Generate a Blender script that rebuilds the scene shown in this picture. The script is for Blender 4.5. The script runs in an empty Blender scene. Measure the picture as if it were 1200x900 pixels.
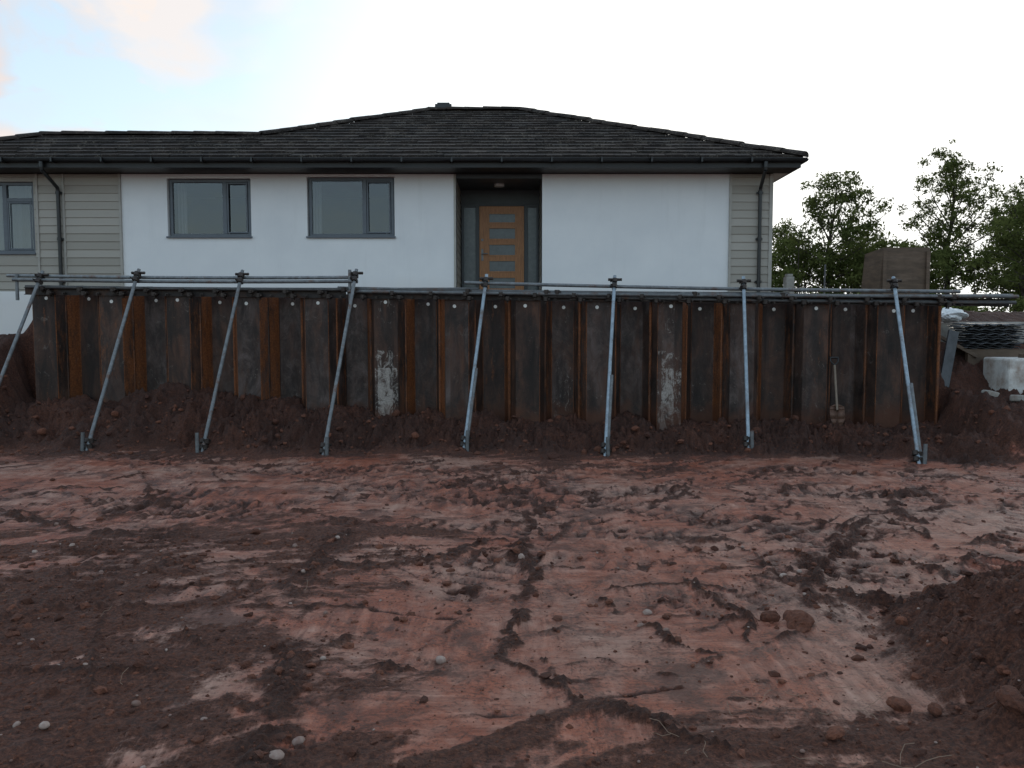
import bpy, math, random
import numpy as np
from mathutils import Vector, Matrix
random.seed(7); rng=np.random.default_rng(11)
scene=bpy.context.scene
R=math.radians
# ------------------------------------------------------------------ helpers
class MB:
    def __init__(s): s.v=[];s.f=[];s.m=[];s.a=[]
    def quad(s,pts,m=0,a=0.0):
        n=len(s.v); s.v+= [tuple(p) for p in pts]; s.f.append(tuple(range(n,n+len(pts)))); s.m.append(m); s.a.append(a)
    def box(s,x0,x1,y0,y1,z0,z1,m=0,a=0.0):
        n=len(s.v)
        s.v+=[(x0,y0,z0),(x1,y0,z0),(x1,y1,z0),(x0,y1,z0),(x0,y0,z1),(x1,y0,z1),(x1,y1,z1),(x0,y1,z1)]
        for f in ((0,3,2,1),(4,5,6,7),(0,1,5,4),(1,2,6,5),(2,3,7,6),(3,0,4,7)):
            s.f.append(tuple(n+i for i in f)); s.m.append(m); s.a.append(a)
    def obox(s,c,size,rot,m=0,a=0.0):
        n=len(s.v); c=Vector(c)
        for dz in(-.5,.5):
            for dx,dy in((-.5,-.5),(.5,-.5),(.5,.5),(-.5,.5)):
                s.v.append(tuple(c+rot@Vector((dx*size[0],dy*size[1],dz*size[2]))))
        for f in ((0,3,2,1),(4,5,6,7),(0,1,5,4),(1,2,6,5),(2,3,7,6),(3,0,4,7)):
            s.f.append(tuple(n+i for i in f)); s.m.append(m); s.a.append(a)
    def tube(s,p,q,r,seg=12,m=0,a=0.0,r2=None,hollow=False):
        p=Vector(p);q=Vector(q);d=(q-p).normalized()
        u=d.orthogonal().normalized();w=d.cross(u);r2=r if r2 is None else r2
        n=len(s.v)
        for c,rr in((p,r),(q,r2)):
            for i in range(seg):
                t=2*math.pi*i/seg; s.v.append(tuple(c+u*math.cos(t)*rr+w*math.sin(t)*rr))
        for i in range(seg):
            j=(i+1)%seg; s.f.append((n+i,n+j,n+seg+j,n+seg+i)); s.m.append(m); s.a.append(a)
        if not hollow:
            s.f.append(tuple(n+seg-1-i for i in range(seg))); s.m.append(m); s.a.append(a)
            s.f.append(tuple(n+seg+i for i in range(seg))); s.m.append(m); s.a.append(a)
        else:
            k=len(s.v)
            for c,rr in((p,r*.85),(q,r2*.85)):
                for i in range(seg):
                    t=2*math.pi*i/seg; s.v.append(tuple(c+u*math.cos(t)*rr+w*math.sin(t)*rr))
            for i in range(seg):
                j=(i+1)%seg
                s.f+= [(k+j,k+i,k+seg+i,k+seg+j),(n+j,n+i,k+i,k+j),(n+seg+i,n+seg+j,k+seg+j,k+seg+i)]
                s.m+=[m]*3; s.a+=[a]*3
    def path(s,pts,r,seg=10,m=0,a=0.0):
        for i in range(len(pts)-1): s.tube(pts[i],pts[i+1],r,seg,m,a)
    def make(s,name,mats,parent=None,smooth=False,attr=None,bevel=0):
        me=bpy.data.meshes.new(name); me.from_pydata(s.v,[],s.f)
        for mt in mats: me.materials.append(mt)
        me.polygons.foreach_set('material_index',s.m)
        if attr:
            at=me.attributes.new(attr,'FLOAT','FACE'); at.data.foreach_set('value',s.a)
        if smooth: me.polygons.foreach_set('use_smooth',[True]*len(s.f))
        me.update()
        if smooth:
            try: me.set_sharp_from_angle(angle=R(40))
            except Exception: pass
        ob=bpy.data.objects.new(name,me); scene.collection.objects.link(ob)
        if bevel:
            b=ob.modifiers.new('bevel','BEVEL'); b.width=bevel; b.segments=2; b.limit_method='ANGLE'
        if parent: ob.parent=parent
        return ob
def empty(name,loc=(0,0,0)):
    e=bpy.data.objects.new(name,None); scene.collection.objects.link(e); e.empty_display_size=.2
    return e
class NT:
    def __init__(s,name):
        s.mat=bpy.data.materials.new(name); s.mat.use_nodes=True; s.t=s.mat.node_tree; s.n=s.t.nodes; s.l=s.t.links
        s.b=s.n['Principled BSDF']; s.out=s.n['Material Output']
    def add(s,typ,**k):
        nd=s.n.new(typ)
        for a,b in k.items(): setattr(nd,a,b)
        return nd
    def link(s,a,b): s.l.new(a,b)
    def coord(s,scale=(1,1,1),kind='Object',rot=0):
        tc=s.add('ShaderNodeTexCoord'); mp=s.add('ShaderNodeMapping'); mp.inputs['Scale'].default_value=scale
        mp.inputs['Rotation'].default_value=(0,0,rot)
        s.link(tc.outputs[kind],mp.inputs['Vector']); return mp.outputs[0]
    def noise(s,vec,scale,detail=6,rough=.6,dist=0):
        n=s.add('ShaderNodeTexNoise'); n.inputs['Scale'].default_value=scale; n.inputs['Detail'].default_value=min(detail,5)
        n.inputs['Roughness'].default_value=rough; n.inputs['Distortion'].default_value=dist
        s.link(vec,n.inputs['Vector']); return n.outputs['Fac']
    def ramp(s,fac,stops):
        r=s.add('ShaderNodeValToRGB'); e=r.color_ramp.elements
        while len(e)<len(stops): e.new(.5)
        for i,(p,c) in enumerate(stops):
            e[i].position=p; e[i].color=(c,c,c,1) if isinstance(c,(int,float)) else (*c,1)
        s.link(fac,r.inputs[0]); return r.outputs[0]
    def mix(s,f,a,b,typ='MIX'):
        m=s.add('ShaderNodeMix',data_type='RGBA',blend_type=typ)
        for sock,v in((m.inputs[0],f),(m.inputs[6],a),(m.inputs[7],b)):
            if isinstance(v,bpy.types.NodeSocket): s.link(v,sock)
            elif isinstance(v,(int,float)): sock.default_value=v if sock==m.inputs[0] else (v,v,v,1)
            else: sock.default_value=(*v,1)
        return m.outputs[2]
    def math(s,op,a,b=0.0,clamp=False):
        m=s.add('ShaderNodeMath',operation=op); m.use_clamp=clamp
        for i,v in enumerate((a,b)):
            if isinstance(v,bpy.types.NodeSocket): s.link(v,m.inputs[i])
            else: m.inputs[i].default_value=v
        return m.outputs[0]
    def attr(s,name):
        a=s.add('ShaderNodeAttribute'); a.attribute_name=name; return a.outputs['Fac']
    def bump(s,h,strength=.3,dist=.01):
        b=s.add('ShaderNodeBump'); b.inputs['Strength'].default_value=strength; b.inputs['Distance'].default_value=dist
        s.link(h,b.inputs['Height']); s.link(b.outputs[0],s.b.inputs['Normal'])
    def set(s,col=None,rough=None,metal=None,spec=None):
        for nme,v in(('Base Color',col),('Roughness',rough),('Metallic',metal),('Specular IOR Level',spec)):
            if v is None: continue
            if isinstance(v,bpy.types.NodeSocket): s.link(v,s.b.inputs[nme])
            elif nme=='Base Color': s.b.inputs[nme].default_value=(*v,1)
            else: s.b.inputs[nme].default_value=v
        return s.mat
def weathered(name,c,var=.25,scale=6,rough=.6,bump=.15,metal=0,stretch=(1,1,1),dirt=None):
    n=NT(name); v=n.coord(stretch)
    f=n.noise(v,scale,7,.65)
    lo=tuple(x*(1-var) for x in c); hi=tuple(min(1,x*(1+var)) for x in c)
    col=n.ramp(f,[(.3,lo),(.7,hi)])
    if dirt:
        g=n.noise(v,scale*.35,8,.7); col=n.mix(n.ramp(g,[(.5,0.0),(.72,1.0)]),col,dirt)
    n.set(col,rough,metal); n.bump(n.noise(v,scale*8,3,.6),bump,.005); return n.mat
# ------------------------------------------------------------------ materials
def mk_soil():
    n=NT('red_soil'); v=n.coord()
    sm=n.attr('smear'); dk=n.attr('soil_dark')
    big=n.noise(v,.7,4,.6); mid=n.noise(v,5,5,.72); fine=n.noise(v,48,5,.75)
    st1=n.noise(n.coord((1.2,14,1),rot=.25),1.6,5,.7,.4); st2=n.noise(n.coord((12,1.4,1),rot=.5),1.6,5,.7,.5)
    sel=n.ramp(n.noise(v,.9,2,.5),[(.42,0.0),(.58,1.0)]); st=n.mix(sel,st1,st2)
    loose=n.ramp(fine,[(.28,(.030,.010,.006)),(.45,(.085,.027,.014)),(.6,(.17,.058,.030)),(.76,(.33,.14,.082))])
    clay=n.ramp(st,[(.25,(.10,.027,.014)),(.43,(.25,.066,.032)),(.58,(.38,.112,.058)),(.8,(.52,.20,.12))])
    pale=n.ramp(st,[(.25,(.20,.095,.065)),(.5,(.40,.225,.165)),(.75,(.56,.37,.29))])
    clay=n.mix(n.ramp(n.math('ADD',big,n.math('MULTIPLY',n.math('SUBTRACT',mid,.5),.7)),[(.42,0.0),(.66,.85)]),clay,pale)
    dkp=n.math('ADD',n.noise(v,2.1,5,.7,.6),n.math('MULTIPLY',n.math('SUBTRACT',fine,.5),.35))
    clay=n.mix(n.ramp(dkp,[(.36,.80),(.50,0.0)]),clay,(.075,.024,.013))
    clay=n.mix(n.ramp(n.math('ADD',fine,n.math('MULTIPLY',n.math('SUBTRACT',mid,.5),.45)),[(.37,.75),(.47,0.0)]),clay,(.065,.022,.012))
    s2=n.math('ADD',sm,n.math('ADD',n.math('MULTIPLY',n.math('SUBTRACT',n.noise(v,22,5,.8),.5),1.0),n.math('MULTIPLY',n.math('SUBTRACT',st,.5),1.0)))
    s3=n.ramp(s2,[(.32,0.0),(.64,1.0)])
    col=n.mix(s3,loose,clay)
    col=n.mix(dk,col,n.mix(.78,col,(.022,.008,.005)))
    ro=n.math('ADD',n.math('MULTIPLY',s3,-.42),n.math('ADD',.84,n.math('MULTIPLY',n.math('SUBTRACT',mid,.5),.8)))
    n.set(col,ro,spec=.5)
    h=n.math('ADD',n.math('MULTIPLY',fine,n.math('SUBTRACT',1.2,n.math('MULTIPLY',s3,.8))),n.math('MULTIPLY',st,.5))
    n.bump(h,.95,.035); return n.mat
SOIL=mk_soil()
def mk_clod():
    n=NT('soil_clod'); v=n.coord(); a=n.attr('tone')
    f=n.noise(v,60,4,.7)
    c=n.mix(a,(.060,.019,.010),(.21,.072,.038)); c=n.mix(n.ramp(f,[(.35,.6),(.6,0.0)]),c,(.03,.011,.007))
    n.set(c,.9); n.bump(f,.8,.015); return n.mat
CLOD=mk_clod()
def mk_peb():
    n=NT('pebble_stone'); a=n.attr('tone'); v=n.coord()
    c=n.mix(a,(.16,.09,.07),(.42,.33,.28)); c=n.mix(n.ramp(n.noise(v,40,4),[(.4,.5),(.65,0.0)]),c,(.14,.055,.035)); n.set(c,.75); return n.mat
PEB=mk_peb()
def mk_pile():
    n=NT('rusty_sheet_pile'); a=n.attr('tone'); p=n.attr('paint'); o=n.attr('orange')
    v=n.coord(); vs=n.coord((1,1,.22)); vs2=n.coord((1,1,.45))
    f1=n.noise(vs,6,5,.62,.5); f2=n.noise(v,2.4,5,.75,.5); f3=n.noise(v,38,5,.75)
    base=n.ramp(f1,[(.28,(.012,.009,.008)),(.44,(.034,.021,.017)),(.56,(.066,.035,.025)),(.7,(.115,.054,.034)),(.84,(.19,.10,.065))])
    g2=n.noise(vs2,4,5,.75,.7)
    grey=n.ramp(g2,[(.3,(.055,.042,.039)),(.7,(.15,.115,.105))])
    base=n.mix(n.math('MULTIPLY',a,n.ramp(g2,[(.40,.10),(.64,.85)])),base,grey)
    base=n.mix(n.ramp(f2,[(.32,.75),(.52,0.0)]),base,(.013,.010,.009))
    rust=n.ramp(f3,[(.3,(.095,.032,.013)),(.55,(.26,.086,.028)),(.8,(.42,.18,.065))])
    om=n.math('ADD',o,n.math('MULTIPLY',n.math('SUBTRACT',n.noise(vs,13,5,.8),.5),2.4))
    base=n.mix(n.ramp(om,[(.46,0.0),(1.05,.85)]),base,rust)
    sp=n.ramp(n.noise(v,6,5,.82,1),[(.60,0.0),(.72,.5)])
    base=n.mix(sp,base,(.22,.185,.165))
    pn_=n.noise(n.coord((1.2,1.2,.6)),7,5,.85,1.0)
    pm=n.math('ADD',n.math('MULTIPLY',p,1.0),n.math('MULTIPLY',n.math('SUBTRACT',pn_,.5),3.2))
    base=n.mix(n.ramp(pm,[(.62,0.0),(1.0,.78)]),base,n.ramp(f3,[(.3,(.25,.215,.19)),(.7,(.54,.50,.46))]))
    sx=n.add('ShaderNodeSeparateXYZ'); n.link(n.coord(),sx.inputs[0])
    mud=n.math('ADD',n.math('MULTIPLY',sx.outputs[2],-2.0),n.math('ADD',.90,n.math('MULTIPLY',f2,1.6)))
    base=n.mix(n.ramp(mud,[(.6,0.0),(1.0,.7)]),base,(.10,.036,.019))
    n.set(base,n.ramp(f2,[(.3,.42),(.7,.72)]),.3,.4); n.bump(f3,.55,.007); return n.mat
PILE=mk_pile()
def mk_galv():
    n=NT('galvanised_steel'); v=n.coord(); a=n.attr('tone')
    f=n.noise(v,14,5,.7); c=n.ramp(f,[(.3,(.12,.13,.14)),(.55,(.23,.245,.255)),(.75,(.36,.38,.39))])
    c=n.mix(n.math('MULTIPLY',a,.8),c,(.040,.034,.031))
    c=n.mix(n.ramp(n.noise(v,5,5,.75),[(.55,0.0),(.68,.85)]),c,(.13,.062,.038))
    n.set(c,n.ramp(f,[(.3,.42),(.7,.62)]),.4); return n.mat
GALV=mk_galv()
COUP=weathered('coupler_steel',(.045,.034,.029),.5,20,.55,.3,.4)
WALM=weathered('waler_channel_steel',(.030,.024,.022),.5,12,.6,.3,.2,dirt=(.10,.045,.025))
BLUEP=weathered('prop_zinc',(.28,.34,.39),.3,12,.4,.1,.35,dirt=(.15,.11,.09))
def mk_render():
    n=NT('white_render'); v=n.coord(); f=n.noise(v,1.3,5,.6)
    c=n.ramp(f,[(.3,(.76,.765,.77)),(.7,(.83,.83,.825))])
    st=n.noise(n.coord((1,1,.1)),5,5,.7); c=n.mix(n.ramp(st,[(.55,0.0),(.85,.22)]),c,(.5,.5,.48))
    sx=n.add('ShaderNodeSeparateXYZ'); n.link(n.coord(),sx.inputs[0])
    lo=n.math('ADD',n.math('MULTIPLY',sx.outputs[2],-1.6),n.math('ADD',3.9,n.math('MULTIPLY',f,.8)))
    c=n.mix(n.ramp(lo,[(.2,0.0),(1,.3)]),c,(.55,.44,.37))
    n.set(c,.85); n.bump(n.noise(v,130,3,.7),.25,.004); return n.mat
WHITE=mk_render()
def mk_clad():
    n=NT('timber_cladding'); v=n.coord((.25,.25,2.5)); a=n.attr('tone')
    f=n.noise(v,14,5,.7); c=n.mix(a,(.33,.30,.255),(.44,.405,.355)); c=n.mix(n.math('MULTIPLY',f,.35),c,(.27,.24,.20))
    n.set(c,.65); n.bump(f,.25,.004); return n.mat
CLAD=mk_clad()
TRIM=weathered('clad_trim',(.38,.355,.315),.12,6,.6)
FRAME=weathered('window_frame_grey',(.10,.115,.135),.12,10,.4,.03)
BLACK=weathered('black_plastic',(.012,.012,.013),.3,8,.35,.05)
DGREY=weathered('porch_panel_grey',(.045,.052,.058),.15,5,.45,.05)
FASC=weathered('fascia_dark',(.014,.012,.011),.3,8,.5,.1)
SOFF=weathered('soffit_pale',(.62,.61,.59),.08,5,.6,.05)
SLAB=weathered('concrete',(.30,.28,.25),.25,7,.85,.4,dirt=(.14,.08,.055))
BLOCK=weathered('painted_concrete',(.60,.58,.55),.2,6,.8,.4,dirt=(.26,.17,.12))
BAGM=weathered('white_bag_plastic',(.74,.74,.74),.12,9,.45,.3)
PLY=weathered('plywood',(.10,.065,.042),.35,4,.7,.2,stretch=(1,1,4),dirt=(.17,.115,.08))
DSHEET=weathered('dark_sheet',(.06,.062,.068),.5,6,.45,.2)
ROOM=weathered('room_paint',(.10,.10,.105),.1,3,.9)
CURT=weathered('blind_fabric',(.40,.40,.41),.1,8,.9,stretch=(6,6,1))
STUFF=weathered('sill_object',(.74,.72,.68),.2,30,.5)
def mk_tile():
    n=NT('concrete_roof_tile'); v=n.coord(); a=n.attr('tone')
    c=n.mix(a,(.018,.014,.012),(.056,.040,.032))
    f=n.noise(v,16,5,.75); c=n.mix(n.ramp(f,[(.3,.5),(.6,0.0)]),c,(.011,.009,.008))
    l=n.noise(v,2.2,5,.8); l2=n.noise(v,30,4,.7)
    lm=n.math('MULTIPLY',n.ramp(l,[(.46,0.0),(.64,1.0)]),n.ramp(l2,[(.48,0.0),(.60,.85)]))
    c=n.mix(lm,c,(.16,.135,.11)); n.set(c,.85,spec=.25); n.bump(f,.5,.01); return n.mat
TILE=mk_tile()
def mk_oak():
    n=NT('oak_door_wood'); v=n.coord((9,9,.8)); f=n.noise(v,6,5,.65,.6)
    c=n.ramp(f,[(.3,(.27,.105,.034)),(.55,(.44,.185,.062)),(.75,(.56,.26,.10))]); n.set(c,.45); n.bump(f,.15,.003); return n.mat
OAK=mk_oak()
def mk_glass():
    m=bpy.data.materials.new('window_glass'); m.use_nodes=True; t=m.node_tree; n=t.nodes; n.clear()
    o=n.new('ShaderNodeOutputMaterial'); mx=n.new('ShaderNodeMixShader'); tr=n.new('ShaderNodeBsdfTransparent'); g=n.new('ShaderNodeBsdfGlossy')
    tr.inputs[0].default_value=(.6,.64,.66,1); g.inputs['Roughness'].default_value=.015; g.inputs[0].default_value=(.82,.84,.88,1)
    tc=n.new('ShaderNodeTexCoord'); nz=n.new('ShaderNodeTexNoise'); nz.inputs['Scale'].default_value=1.6; b=n.new('ShaderNodeBump')
    b.inputs['Strength'].default_value=.12; b.inputs['Distance'].default_value=.06
    t.links.new(tc.outputs['Object'],nz.inputs['Vector']); t.links.new(nz.outputs['Fac'],b.inputs['Height']); t.links.new(b.outputs[0],g.inputs['Normal'])
    mx.inputs[0].default_value=.095
    t.links.new(tr.outputs[0],mx.inputs[1]); t.links.new(g.outputs[0],mx.inputs[2]); t.links.new(mx.outputs[0],o.inputs[0]); return m
GLASS=mk_glass()
FROST=weathered('frosted_glass',(.10,.12,.13),.2,12,.25,.05)
def mk_leaf(name,c1,c2):
    m=bpy.data.materials.new(name); m.use_nodes=True; t=m.node_tree; n=t.nodes; n.clear()
    o=n.new('ShaderNodeOutputMaterial'); at=n.new('ShaderNodeAttribute'); at.attribute_name='tone'
    mx=n.new('ShaderNodeMix'); mx.data_type='RGBA'; mx.inputs[6].default_value=(*c1,1); mx.inputs[7].default_value=(*c2,1)
    t.links.new(at.outputs['Fac'],mx.inputs[0])
    d=n.new('ShaderNodeBsdfDiffuse'); tl=n.new('ShaderNodeBsdfTranslucent'); ms=n.new('ShaderNodeMixShader'); ms.inputs[0].default_value=.45
    t.links.new(mx.outputs[2],d.inputs[0]); t.links.new(mx.outputs[2],tl.inputs[0]); t.links.new(d.outputs[0],ms.inputs[1]); t.links.new(tl.outputs[0],ms.inputs[2]); t.links.new(ms.outputs[0],o.inputs[0]); return m
LEAF=mk_leaf('leaves',(.045,.060,.020),(.17,.19,.06))
BARK=weathered('bark',(.06,.045,.035),.35,10,.9,.5)
# ------------------------------------------------------------------ noise
perm=rng.permutation(256); perm=np.concatenate([perm,perm]); gang=rng.random(256)*2*np.pi
gx=np.cos(gang);gy=np.sin(gang)
def pn(x,y,s=0):
    x=x+s*17.13;y=y+s*9.71
    xi=np.floor(x).astype(int);yi=np.floor(y).astype(int);xf=x-xi;yf=y-yi
    u=xf**3*(xf*(xf*6-15)+10);v=yf**3*(yf*(yf*6-15)+10)
    def g(i,j,fx,fy):
        h=perm[(perm[i&255]+(j&255))&511]; return gx[h]*fx+gy[h]*fy
    a=g(xi,yi,xf,yf);b=g(xi+1,yi,xf-1,yf);c=g(xi,yi+1,xf,yf-1);d=g(xi+1,yi+1,xf-1,yf-1)
    return (a+(b-a)*u)*(1-v)+(c+(d-c)*u)*v
def fbm(x,y,o=4,s=0,g=.5):
    r=0;a=1;t=0
    for i in range(o): r=r+a*pn(x*2**i,y*2**i,s+i*3);t+=a;a*=g
    return r/t*1.6
def ss(a,b,x):
    t=np.clip((x-a)/(b-a),0,1); return t*t*(3-2*t)
def polyd(x,y,pts):
    best=np.full(x.shape,1e9);al=np.zeros(x.shape);side=np.zeros(x.shape);L=0
    for (ax,ay),(bx,by) in zip(pts[:-1],pts[1:]):
        dx,dy=bx-ax,by-ay;l=math.hypot(dx,dy)
        t=np.clip(((x-ax)*dx+(y-ay)*dy)/l**2,0,1); px=x-ax-t*dx;py=y-ay-t*dy; d=np.hypot(px,py)
        m=d<best; best=np.where(m,d,best);al=np.where(m,L+t*l,al);side=np.where(m,np.sign(px*dy-py*dx),side);L+=l
    return best,al,side,L
def box_idx(x,y,pts,pad):
    px=[p[0] for p in pts];py=[p[1] for p in pts]
    return np.nonzero((x>min(px)-pad)&(x<max(px)+pad)&(y>min(py)-pad)&(y<max(py)+pad))[0]
def arc(p,q,b,n=8):
    o=[];dx,dy=q[0]-p[0],q[1]-p[1]
    for i in range(n+1):
        t=i/n;k=4*b*t*(1-t);o.append((p[0]+dx*t-dy*k,p[1]+dy*t+dx*k))
    return o
def cr_spline(p,n=5):
    p=[p[0]]+list(p)+[p[-1]];o=[]
    for i in range(1,len(p)-2):
        for j in range(n):
            t=j/n; o.append(tuple(.5*((2*p[i][k])+(-p[i-1][k]+p[i+1][k])*t+(2*p[i-1][k]-5*p[i][k]+4*p[i+1][k]-p[i+2][k])*t*t+(-p[i-1][k]+3*p[i][k]-3*p[i+1][k]+p[i+2][k])*t**3) for k in(0,1)))
    o.append(p[-1]); return o
CR=[([(.07,6.3),(.16,5.4),(.10,4.69),(.0,3.96),(.2,3.5),(.45,3.28),(.75,3.0)],.065,1.0),
    ([(1.02,5.1),(1.13,4.75),(1.24,4.35),(1.2,4.0)],.06,1.0),([(2.95,6.7),(2.5,5.9),(1.95,5.1),(1.72,4.55)],.085,.9),
    ([(1.9,5.0),(2.15,4.6),(2.4,4.1)],.08,1.2),
    ([(-1.25,6.2),(-1.3,5.2),(-1.12,4.2),(-1.0,3.4),(-.9,2.6)],.13,.7),
    ([(-.1,6.6),(-.35,5.8),(-.75,5.4),(-1.3,5.35)],.075,.7),([(.35,7.6),(.15,6.9),(.25,6.3)],.07,.6),([(.5,4.8),(.75,4.3),(.95,3.9)],.05,.8),
    ([(-4.6,7.2),(-3.4,6.3),(-2.4,6.0)],.09,.7),([(1.9,8.4),(1.5,7.6),(.9,7.2)],.07,.6),([(4.2,8.2),(3.5,7.4),(3.3,6.5)],.08,.7)]
CR=[(cr_spline(a),b,c) for a,b,c in CR]
BANDS=[]
for p,q,b in [((-6,10.2),(2.2,5.2),.08),((-5.2,10.3),(3.0,5.4),.08),((-1.5,10),(4.2,5.6),-.07),((5.6,9.4),(1.0,3.6),.1),((4.8,9.7),(.1,3.9),.1),((-6.5,8.6),(1.5,6.3),-.06),((-5,6.6),(4,7.9),.05),
              ((-3.2,4.6),(2.4,4.35),.05),((.6,10),(-1.6,2.4),.08),((3.6,9.6),(-3.4,7.3),.12),((2.8,8.8),(2.6,4.0),-.1),((-4.5,9.8),(-2.6,3.2),.1),
              ((-1.0,5.6),(3.4,4.9),.04),((-5.5,7.6),(.6,8.8),-.05),((-4.6,8.9),(4.8,8.9),.03),((0,7.9),(5.5,7.0),.06)]:
    BANDS.append(arc(p,q,b))
DR=[]
rr_=random.Random(5)
for i in range(240):
    x=rr_.uniform(-6.5,6);y=rr_.uniform(3.0,9.6)
    a=rr_.gauss(0.1,.32) if rr_.random()<.5 else (rr_.gauss(2.2,.3) if rr_.random()<.6 else rr_.gauss(.9,.3))
    l=rr_.uniform(.25,1.4)*(.6+.08*y); DR.append((arc((x,y),(x+math.cos(a)*l,y+math.sin(a)*l),rr_.uniform(-.15,.15),4),rr_.uniform(.010,.034)*(.7+.06*y),rr_.random()))
def wallY(x): return 12.0-(x+7.05)*.6/13.05
def terrain(x,y):
    x=np.asarray(x,float);y=np.asarray(y,float); shp=x.shape; x=x.ravel();y=y.ravel()
    near=np.exp(-np.maximum(0,np.hypot(x,y-6)-14)/6)
    wx=x+.5*fbm(x*.7,y*.7,3,5);wy=y+.5*fbm(x*.7,y*.7,3,9)
    b=.30*np.exp(-((x-.5)/2.0)**2-((y-4.3)/1.5)**2)+.30*np.exp(-((x-2.2)/3.6)**2-((y-7.4)/1.9)**2)+.24*np.exp(-((x+4)/3.)**2-((y-8.4)/1.7)**2)
    b-=.38*np.exp(-((x+2.9)/1.6)**2-((y-3.4)/2.0)**2)+.36*np.exp(-((x-3.4)/1.3)**2-((y-3.2)/1.2)**2)
    b-=.22*ss(9.6,10.4,y+.25*fbm(x*1.2,y*1.2,3,4))+.30*np.exp(-((y-2.6)/.5)**2)+.22*np.exp(-((x+1.6)/1.3)**2-((y-6.2)/.6)**2)
    ang=.25+.5*fbm(x*.15,y*.15,2,31)
    c,s=np.cos(ang),np.sin(ang); u=x*c+y*s; v=-x*s+y*c
    st=fbm(u*.55,v*5.5,5,12,.6); st2=fbm((x*.6-y*.8)*4.2,(x*.8+y*.6)*.5,5,14,.6)
    sel=ss(-.15,.15,fbm(x*.35,y*.35,3,16))
    st=st*sel+st2*(1-sel)
    sm=.48+b+.36*fbm(wx*.75,wy*.75,5,2,.6)+.52*st+.38*fbm(wx*2.6,wy*2.6,6,3,.7)
    sm=ss(.18,.72,sm)
    z=.045*fbm(x*.35,y*.35,3,1)*near
    lump=np.abs(fbm(x*5,y*5,5,21,.62)); cr=fbm(x*15,y*15,4,22,.65); rid=1-np.abs(fbm(x*2.2,y*2.2,4,24,.6))*2
    loose=1-sm
    z=z+loose*(.006+.030*lump+.019*cr+.010*rid)+sm*(.012*st+.004*cr)
    soil_dark=np.zeros(x.shape)  # darkens soil colour in tread grooves, drag lines, crumb ridges and banks
    for pts in BANDS:
        I=box_idx(x,y,pts,.6)
        if not len(I): continue
        X,Y=x[I],y[I]; d,a,sd,L=polyd(X,Y,pts); w=.19
        m=ss(w+.02,w-.03,d)*ss(.24,-.06,fbm(X*.9,Y*.9,3,41)-.10)
        m=m*(.35+.65*ss(4.3,5.6,Y))
        gr=ss(.0,.65,np.sin((a+.12*sd*d+.02*fbm(X*6,Y*6,2,42))*2*np.pi/.15))
        m=m*(.35+.65*ss(-.3,.3,fbm(X*5,Y*5,3,44)))
        z[I]-=m*(.028-.028*gr)
        ed=np.exp(-((d-w-.02)/.03)**2)*ss(-.05,.3,fbm(X*2.8,Y*2.8,3,43))
        z[I]+=ed*.018*(1+1.2*cr[I]); S=sm[I]*(1-.65*ed)
        sm[I]=np.maximum(S*(1-.4*m*(1-gr)),m*.6*gr)
        soil_dark[I]=np.maximum(soil_dark[I],np.maximum(ed*.45,m*(1-gr)*.75))
    for pts,w,t in DR:
        I=box_idx(x,y,pts,.2)
        if not len(I): continue
        X,Y=wx[I]*.12+x[I]*.88,wy[I]*.12+y[I]*.88; d,a,sd,L=polyd(X,Y,pts)
        ww=w*(.5+1.3*np.abs(fbm(X*4,Y*4,3,52)))*np.clip(np.minimum(a,L-a)*6,.15,1)
        m=np.exp(-(d/ww)**2)*ss(-.35,.1,fbm(X*3,Y*3,3,53))
        z[I]+= m*((.018+.02*lump[I]+.02*cr[I]) if t<.6 else -.018); sm[I]*=1-m*.85; soil_dark[I]=np.maximum(soil_dark[I],m*.58)
    for pts,w,h in CR:
        I=box_idx(x,y,pts,.5)
        if not len(I): continue
        X,Y=wx[I]*.25+x[I]*.75,wy[I]*.25+y[I]*.75; X=X+.10*fbm(X*5,Y*5,4,57);Y=Y+.10*fbm(X*5,Y*5,4,58)
        d,a,sd,L=polyd(X,Y,pts)
        ww=w*(.35+2.0*np.abs(fbm(X*3.5,Y*3.5,4,51)))*np.clip(np.minimum(a,L-a)*4,.2,1)
        m=np.exp(-(d/ww)**2)*ss(-.45,.0,fbm(X*2.2,Y*2.2,3,54))
        z[I]+=h*m*(.022+.05*lump[I]+.045*cr[I])
        sm[I]*=(1-np.clip(m*1.2,0,1)); soil_dark[I]=np.maximum(soil_dark[I],np.clip(m*1.1,0,1)*.60)
    r=np.hypot((x-3.5)/1.75,(y-3.35)/1.75)+.16*fbm(x*1.5,y*1.5,4,61)
    hp=.85*np.clip(1-r,0,None)**1.15
    z=z+hp+ss(0,.12,hp)*(.08*lump+.055*cr+.05*rid); sm=sm*(1-.85*ss(.0,.06,hp))
    wl=wallY(x); d=wl-y
    bh=np.interp(x,[-7.05,-6.0,-5.0,-4.0,-3.1,-2.0,0,2.5,4.8,6.0],[.48,.54,.74,.60,.46,.34,.26,.24,.20,.20])
    bw=np.interp(x,[-7,0,4.5,6.5],[1.5,1.2,1.4,2.1])*(1+.45*fbm(x*.9,y*.2,3,71))
    k=np.clip(1-(d-.15)/bw,0,1)
    prof=ss(0,1,k)*.55+.45*k
    bn=bh*prof+ss(0,.3,k)*(.30*fbm(x*1.9,y*1.9,4,72)+.20*lump+.12*cr)*(1-.4*ss(.8,1,k))
    inside=ss(-7.5,-7.1,x)*ss(6.3,5.95,x)
    lb=ss(10.2,12.4,y+.5*fbm(x*.8,y*.8,4,73))*1.46
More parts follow.
